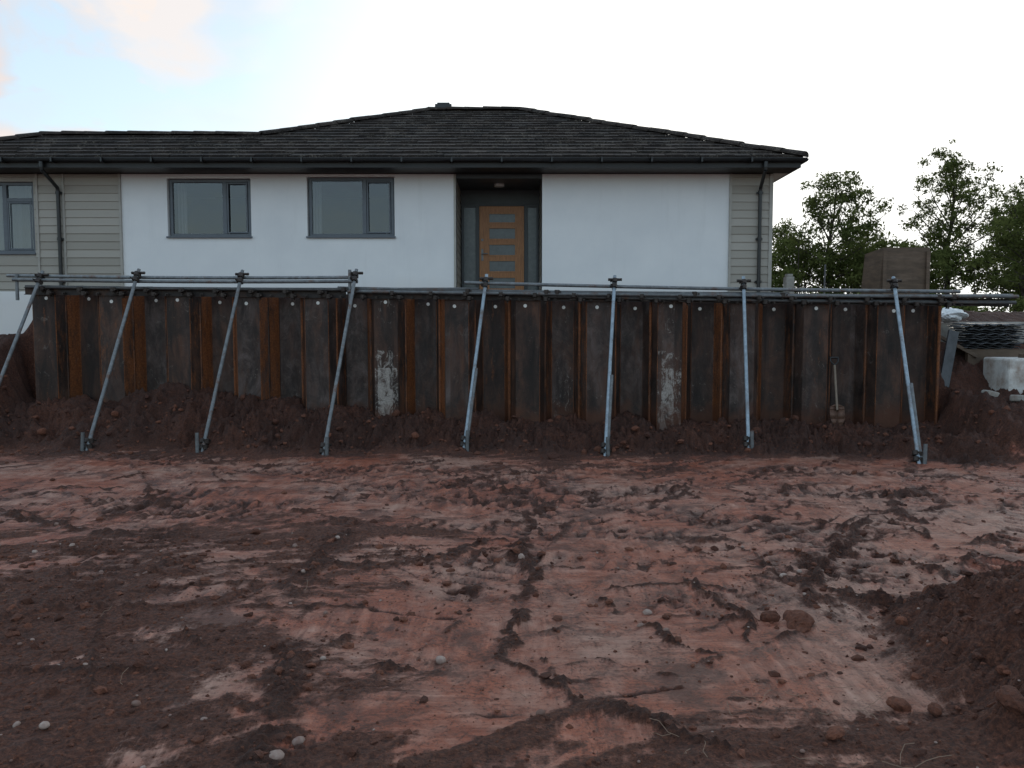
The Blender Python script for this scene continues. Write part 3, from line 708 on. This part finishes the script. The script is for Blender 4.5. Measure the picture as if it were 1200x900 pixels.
dk.quad([(-7.05,25,z(0)),(-7.05,YB,z(0)),q1,r2]);dk.quad([(-7.05,YB,z(0)),(-11.51,YB,z(0)),q2,q1]);dk.quad([(-11.51,YB,z(0)),(-11.51,14.9,z(0)),q2])
dk.make('roof_deck',[FASC],RF)
cp=MB()
def caps(p,q,rr=.115):
    p=Vector(p);q=Vector(q);L=(q-p).length;n=max(1,int(L/.42));d=(q-p)/n; dn=d.normalized(); side=dn.cross(Vector((0,0,1))).normalized(); up=side.cross(dn)
    for i in range(n):
        a=p+d*i-dn*.03; c=p+d*(i+1); j=rng.uniform(-.01,.01); t=rng.random()*.8
        ra,rc=rr*1.08,rr*.94; N=7
        A=[a+side*math.cos(math.pi*k/N)*ra*1.15+up*(math.sin(math.pi*k/N)*ra*.72+j-.01) for k in range(N+1)]
        C=[c+side*math.cos(math.pi*k/N)*rc*1.15+up*(math.sin(math.pi*k/N)*rc*.72+j-.01) for k in range(N+1)]
        for k in range(N): cp.quad([A[k],A[k+1],C[k+1],C[k]],0,t)
        cp.quad(A,0,t*.4)
zr=EZ+TP*5.05+.03; zl=EZ+TP*WU+.03
q1=(-7.05+WU,14.9+WU,zl);q2=(-11.51+WU,14.9+WU,zl)
caps((XE,14.9,EZ+.03),(RL,19.95,zr));caps((-2.0,19.95,zr),(RL,19.95,zr));caps(q1,(-2.0,19.95,zr));caps(q2,q1);caps((-11.51,14.9,EZ+.03),q2)
caps((XE,25,EZ+.03),(RL,19.95,zr));caps((-7.05,25,EZ+.03),(-2.0,19.95,zr))
cp.make('ridge_and_hip_tiles',[TILE],RF,attr='tone')
b=MB(); b.box(-1.85,-1.45,19.85,20.1,zr+.02,zr+.12); b.box(-1.80,-1.50,19.88,20.07,zr+.12,zr+.16); b.make('ridge_vent',[BLACK],RF,bevel=.01)
b=MB()
b.box(-11.48,XE-.03,14.93,14.955,4.53,4.695); b.box(XE-.055,XE-.03,14.956,24.95,4.53,4.695); b.box(-11.48,-11.455,14.956,YB-.05,4.53,4.695)
b.make('fascia',[FASC],RF)
b=MB(); b.box(-11.45,XE-.06,14.957,15.499,4.532,4.55,0); b.box(XR+.04,XE-.06,15.502,24.9,4.532,4.55,1); b.box(-11.45,XR+.035,15.502,16.9,4.525,4.56,0)
b.box(-6.9,XR+.03,16.91,24.6,4.525,4.56,0)
b.make('soffit',[FASC,SOFF],RF)
b=MB()
def gutter(p,q,n):
    p=Vector(p);q=Vector(q);n=Vector(n);N=8;rr=.06
    def ring(c): return [c+n*(rr-math.cos(math.pi*k/N)*rr)+Vector((0,0,-math.sin(math.pi*k/N)*rr)) for k in range(N+1)]
    A,C=ring(p),ring(q)
    for k in range(N): b.quad([A[k],A[k+1],C[k+1],C[k]])
    b.quad(A); b.quad(C)
gutter((-11.5,14.925,4.685),(XE+.04,14.925,4.685),(0,-1,0)); gutter((XE-.025,14.9,4.685),(XE-.025,25,4.685),(1,0,0))
go=b.make('gutter',[BLACK],RF,smooth=True); go.modifiers.new('t','SOLIDIFY').thickness=.004
b=MB()
xg=-11
while xg<5.2:
    b.box(xg,xg+.03,14.79,14.93,4.61,4.692); xg+=.9
b.make('gutter_brackets',[BLACK],RF)
def downpipe(x0,x1,zb_):
    b=MB(); b.tube((x0,14.865,4.62),(x0,14.865,4.52),.042,12); b.path([(x0,14.865,4.54),(x0,14.875,4.48),(x1,15.40,4.25),(x1,15.415,4.18),(x1,15.415,zb_)],.034,14)
    for z_ in(4.16,3.3,2.5): b.tube((x1,15.415,z_-.03),(x1,15.415,z_+.03),.042,14); b.box(x1-.06,x1+.06,15.43,15.47,z_-.02,z_+.02)
    b.make('downpipe',[BLACK],H,smooth=True)
downpipe(-8.50,-8.52,1.5); downpipe(4.58,4.66,1.9)
# ------------------------------------------------------------------ right-hand clutter
pb=empty('plywood_skip') 
b=MB()
yb=13.6
b.quad([(6.10,yb,1.6),(6.92,yb,1.6),(6.95,yb,2.96),(6.20,yb,2.96)]); b.quad([(6.92,yb,1.6),(7.10,yb+.55,1.6),(7.17,yb+.6,2.90),(6.95,yb,2.96)]); b.quad([(6.10,yb,1.6),(6.05,yb+.6,1.6),(6.15,yb+.6,2.9),(6.20,yb,2.96)]); b.quad([(6.05,yb+.6,1.6),(7.10,yb+.6,1.6),(7.17,yb+.62,2.9),(6.15,yb+.62,2.9)])
ob=b.make('panels',[PLY],pb); ob.modifiers.new('t','SOLIDIFY').thickness=.022
b=MB(); b.box(6.88,6.94,yb-.05,yb-.024,1.75,2.9); b.box(6.16,6.22,yb-.05,yb-.024,1.75,2.93); b.make('battens',[PLY],pb,bevel=.004)
def blob(name,c,s,mat,seed,amp=.25,fr=1.2):
    bm=bmesh.new(); bmesh.ops.create_icosphere(bm,subdivisions=4,radius=1)
    for v in bm.verts:
        n=pn(np.array([v.co.x*fr+seed]),np.array([v.co.y*fr+v.co.z*1.7*fr]))[0]; m=pn(np.array([v.co.x*4+seed+v.co.z*3]),np.array([v.co.y*4-v.co.z*2]))[0]
        v.co*=1+amp*n*2+abs(m)*amp*.9; v.co=Vector((v.co.x*s[0]+c[0],v.co.y*s[1]+c[1],v.co.z*s[2]+c[2]))
    me=bpy.data.meshes.new(name); bm.to_mesh(me); bm.free(); me.materials.append(mat); o=bpy.data.objects.new(name,me); scene.collection.objects.link(o); return o
blob('sand_bag',(6.80,12.62,1.82),(.21,.15,.11),BAGM,3.3); blob('sand_bag',(6.58,12.66,1.80),(.10,.12,.09),BAGM,9.3)
b=MB() 
for i in range(11):
    z0=1.33+i*.034; ox=rng.uniform(-.05,.05); oy=rng.uniform(-.05,.05); N=18
    for k in range(N):
        a=6.72+ox+k*.045;c=a+.045; za=z0+.012*math.sin(k*1.6);zc=z0+.012*math.sin((k+1)*1.6)
        b.quad([(a,11.95+oy,za),(c,11.95+oy,zc),(c,12.5,zc+.02),(a,12.5,za+.02)])
so=b.make('corrugated_sheet_stack',[DSHEET],None,smooth=True); so.modifiers.new('t','SOLIDIFY').thickness=.008
b=MB(); b.box(6.75,7.6,12.0,12.08,.9,1.31);b.box(6.75,7.6,12.4,12.48,1.05,1.31); b.make('timber_bearers',[PLY],None,bevel=.005)
b=MB(); b.box(6.88,8.3,11.2,11.85,.50,1.20); b.make('concrete_block',[BLOCK],None,bevel=.03)
b=MB(); b.box(7.15,7.22,11.22,11.25,1.202,1.36); b.box(7.1,7.7,11.3,11.38,1.205,1.26); b.make('timber_offcut',[PLY],None,bevel=.004)
b=MB(); b.box(6.2,14,12.9,14.4,1.2,1.72); b.make('concrete_path',[SLAB],None,bevel=.02)
b=MB(); b.obox((6.33,11.75,1.18),(.15,.03,.85),Matrix.Rotation(R(16),3,'Y')@Matrix.Rotation(R(-14),3,'X')); b.make('leaning_board',[DSHEET],None,bevel=.004)
b=MB(); b.obox((6.55,12.1,1.4),(.05,.05,.8),Matrix.Rotation(R(-58),3,'Y')@Matrix.Rotation(R(-18),3,'X')); b.make('timber_post',[PLY],None,bevel=.004)
b=MB(); b.obox((6.45,10.9,bz(6.45,10.9)+.02),(.2,.14,.09),Matrix.Rotation(R(20),3,'Z')@Matrix.Rotation(R(12),3,'Y')); b.obox((6.75,10.8,bz(6.75,10.8)+.01),(.17,.14,.09),Matrix.Rotation(R(-30),3,'Z')@Matrix.Rotation(R(-8),3,'X')); b.make('broken_concrete',[SLAB],None,bevel=.02)
b=MB()
b.box(4.95,5.09,14.7,14.9,1.9,2.55);b.box(4.97,5.07,14.72,14.88,2.553,2.6); b.make('stone_gatepost',[SLAB],None,bevel=.01)
b=MB(); b.tube((5.55,14.5,1.8),(5.56,14.5,2.75),.015,10,0,.8); b.make('fence_post',[GALV],None,smooth=True,attr='tone')
# ------------------------------------------------------------------ trees
def leaves(me_name,C,rad,count,size,parent,power=.7):
    C=np.array(C);rad=np.array(rad); i=rng.choice(len(C),count,p=rad**2/np.sum(rad**2))
    d=rng.standard_normal((count,3)); d/=np.linalg.norm(d,axis=1)[:,None]; rr=rng.random(count)**power
    P=C[i]+d*(rad[i]*rr)[:,None]*np.array([1,1,.7])
    n=rng.standard_normal((count,3)); n/=np.linalg.norm(n,axis=1)[:,None]
    a=np.cross(n,rng.standard_normal((count,3))); a/=np.linalg.norm(a,axis=1)[:,None]; c=np.cross(n,a)
    s=size*rng.uniform(.6,1.3,count)[:,None]
    V=np.stack([P-a*s,P-c*s*.45+n*s*.1,P+a*s,P+c*s*.45+n*s*.1],1).reshape(-1,3)
    F=np.arange(count*4).reshape(-1,4); me=bpy.data.meshes.new(me_name); me.from_pydata(V.tolist(),[],F.tolist())
    ct=rng.random(len(C)); at=me.attributes.new('tone','FLOAT','FACE'); at.data.foreach_set('value',np.clip(ct[i]*.6+.4*rng.random(count),0,1).astype(np.float32))
    me.materials.append(LEAF); o=bpy.data.objects.new(me_name,me); scene.collection.objects.link(o); o.parent=parent
def tree(name,x,y,z0,h,spread,nl,sz=.06,seed=0,crad=.33,base=.25):
    """trunk, limbs that reach points spread through an uneven ovoid crown, twigs and leaf clumps along them"""
    rnd=random.Random(seed); T=empty(name); b=MB(); C=[];Rr=[]
    p=Vector((x,y,z0)); r0=.018*h+.02; n=9; tr=[p]
    for k in range(n): tr.append(tr[-1]+Vector((rnd.uniform(-.10,.10),rnd.uniform(-.10,.10),h*.9/n)))
    for k in range(n): b.tube(tr[k],tr[k+1],r0*(1-k/n*.9),8,0,0,r0*(1-(k+1)/n*.9))
    for j in range(34):
        fr=base+(1-base)*((j+rnd.random())/34)
        prof_=math.sin(math.pi*min(1,(fr-base*.6)/(1-base*.6))**.8)**.75
        a=j*2.4+rnd.uniform(-.4,.4); L=spread*prof_*rnd.uniform(.45,1.08)+.12
        k=min(n-1,int(fr*.8*n)); st=tr[k].lerp(tr[k+1],rnd.random()); en=Vector((x+math.cos(a)*L,y+math.sin(a)*L,z0+h*fr+rnd.uniform(-.1,.25)))
        mid=st.lerp(en,.5)+Vector((rnd.uniform(-.12,.12),rnd.uniform(-.12,.12),-.06*L+rnd.uniform(0,.15)))
        rb=r0*.32*(1.1-fr*.6); b.tube(st,mid,rb,6,0,0,rb*.65); b.tube(mid,en,rb*.65,6,0,0,rb*.25)
        for q in range(7):
            t_=.35+.65*(q+1)/7; c=(mid.lerp(en,(t_-.5)*2) if t_>.5 else st.lerp(mid,t_*2)); o=Vector((rnd.gauss(0,.26),rnd.gauss(0,.26),rnd.gauss(.08,.20)))*(.55+.3*spread/2); e2=c+o
            b.tube(c,e2,rb*.3,5,0,0,rb*.08); C.append(tuple(e2)); Rr.append(crad*rnd.uniform(.35,1.2))
    b.make('trunk_and_branches',[BARK],T,smooth=True); leaves('crown_leaves',C,Rr,nl,sz,T)
tree('ash_tree',11.0,28,1.9,5.1,1.9,10500,.060,3)
tree('ash_tree',16.0,30,1.9,6.1,2.1,10500,.062,5,.34,.3)
tree('birch_tree',13.3,31,1.9,3.3,1.4,6500,.06,8)
tree('birch_tree',15.2,24,1.9,3.4,1.3,7000,.055,9)
tree('ash_tree',19.2,31,1.9,5.2,2.0,8000,.06,12)
tree('birch_tree',17.9,29,1.9,4.4,1.5,7000,.06,15)
tree('birch_tree',10.0,30,1.9,3.4,1.3,6500,.06,17)
HG=empty('hedge'); C=[];Rr=[]
for i in range(420):
    x=rng.uniform(7.5,24); y=rng.uniform(26,31); top=3.0+1.5*float(fbm(np.array([x*.5]),np.array([3.]),4,90)[0])
    C.append((x,y,rng.uniform(1.7,1.9+max(.5,top)-.3))); Rr.append(rng.uniform(.25,.65))
leaves('hedge_leaves',C,Rr,38000,.075,HG)
b=MB()
for i in range(60):
    x=rng.uniform(7.5,24);y=rng.uniform(27,30);b.tube((x,y,1.5),(x+rng.uniform(-.4,.4),y,rng.uniform(3,4.8)),.03,5,0,0,.008)
b.make('hedge_stems',[BARK],HG)
SC=empty('scrub'); C=[(rng.uniform(6.3,12),rng.uniform(15,18),rng.uniform(1.75,2.3)) for i in range(60)]
leaves('scrub_leaves',C,[rng.uniform(.15,.4) for _ in C],9000,.045,SC)
# ------------------------------------------------------------------ world
W=bpy.data.worlds.new('World'); scene.world=W; W.use_nodes=True; t=W.node_tree; n=t.nodes; bg=n['Background']
sky=n.new('ShaderNodeTexSky'); sky.sky_type='NISHITA'; sky.sun_disc=False; sky.sun_elevation=R(9); sky.sun_rotation=R(24); sky.air_density=1; sky.dust_density=1.5; sky.ozone_density=1.5
tc=n.new('ShaderNodeTexCoord')
def M(op,a,b_=0.0,cl=False):
    m=n.new('ShaderNodeMath'); m.operation=op; m.use_clamp=cl
    for i,v in enumerate((a,b_)):
        if isinstance(v,bpy.types.NodeSocket): t.links.new(v,m.inputs[i])
        else: m.inputs[i].default_value=v
    return m.outputs[0]
def wnoise(scale,sc=(1,1,2.2),loc=(.35,.2,.1),det=6,ro=.52):
    mp=n.new('ShaderNodeMapping'); mp.inputs['Scale'].default_value=sc; mp.inputs['Location'].default_value=loc; t.links.new(tc.outputs['Generated'],mp.inputs[0])
    nz=n.new('ShaderNodeTexNoise'); nz.inputs['Scale'].default_value=scale; nz.inputs['Detail'].default_value=det; nz.inputs['Roughness'].default_value=ro; nz.inputs['Distortion'].default_value=.3; t.links.new(mp.outputs[0],nz.inputs['Vector']); return nz.outputs['Fac']
nz=wnoise(2.6); nf=wnoise(7,(1,1,1.8),(0,0,0),6,.5)
def dot(v):
    dp=n.new('ShaderNodeVectorMath'); dp.operation='DOT_PRODUCT'; t.links.new(tc.outputs['Generated'],dp.inputs[0]); dp.inputs[1].default_value=Vector(v).normalized(); return dp.outputs['Value']
haze=M('MULTIPLY',M('SUBTRACT',dot((.42,.88,.12)),.72),3.8,True)
def puff(v,cosr,k):
    return M('MULTIPLY',M('SUBTRACT',M('ADD',dot(v),M('MULTIPLY',M('SUBTRACT',nf,.5),.040)),cosr),k,True)
p1=puff((-.60,1,.325),.9945,220); p2=puff((-.46,1,.45),.9935,120); p3=puff((-.34,1,.44),.9960,90); p4=puff((-.68,1,.34),.9925,200)
cl_=M('MAXIMUM',M('MAXIMUM',p1,M('MULTIPLY',p2,.85)),M('MAXIMUM',M('MULTIPLY',p3,.7),p4))
cm=M('MULTIPLY',M('SUBTRACT',nz,.56),5.0,True)
cm2=M('MAXIMUM',M('MULTIPLY',cm,.45),M('MULTIPLY',cl_,.95))
def mixc(f,a,b_):
    m=n.new('ShaderNodeMix'); m.data_type='RGBA'
    t.links.new(f,m.inputs[0])
    for s_,v in((m.inputs[6],a),(m.inputs[7],b_)):
        if isinstance(v,bpy.types.NodeSocket): t.links.new(v,s_)
        else: s_.default_value=(*v,1)
    return m.outputs[2]
add=n.new('ShaderNodeMix'); add.data_type='RGBA'; add.blend_type='ADD'; add.inputs[0].default_value=1; t.links.new(sky.outputs[0],add.inputs[6]); add.inputs[7].default_value=(3.1,3.75,4.3,1)
shade=n.new('ShaderNodeValToRGB'); t.links.new(nf,shade.inputs[0]); shade.color_ramp.elements[0].position=.38; shade.color_ramp.elements[0].color=(.80,.72,.72,1); shade.color_ramp.elements[1].position=.60; shade.color_ramp.elements[1].color=(1,.90,.84,1)
sc=n.new('ShaderNodeVectorMath'); sc.operation='SCALE'; t.links.new(shade.outputs[0],sc.inputs[0]); sc.inputs['Scale'].default_value=7.2
c1=mixc(cm2,add.outputs[2],sc.outputs[0]); c2=mixc(haze,c1,(10,10,9.6))
t.links.new(c2,bg.inputs[0]); bg.inputs[1].default_value=.138
sd=bpy.data.lights.new('sun','SUN'); sd.energy=.6; sd.angle=R(12); sd.color=(1,.9,.78); so=bpy.data.objects.new('sun',sd); scene.collection.objects.link(so)
az,el=R(24),R(9); dv=Vector((math.sin(az)*math.cos(el),math.cos(az)*math.cos(el),math.sin(el))); so.rotation_euler=(-dv).to_track_quat('-Z','Y').to_euler()
# camera
cd=bpy.data.cameras.new('camera'); cd.lens=28.5; cd.sensor_width=36; cd.clip_end=2000; cd.clip_start=.05; cam=bpy.data.objects.new('camera',cd); scene.collection.objects.link(cam)
cam.location=(0,0,1.6); cam.rotation_euler=(R(90-3.85),0,0); scene.camera=cam
scene.view_settings.view_transform='Standard'; scene.view_settings.look='None'; scene.view_settings.exposure=0
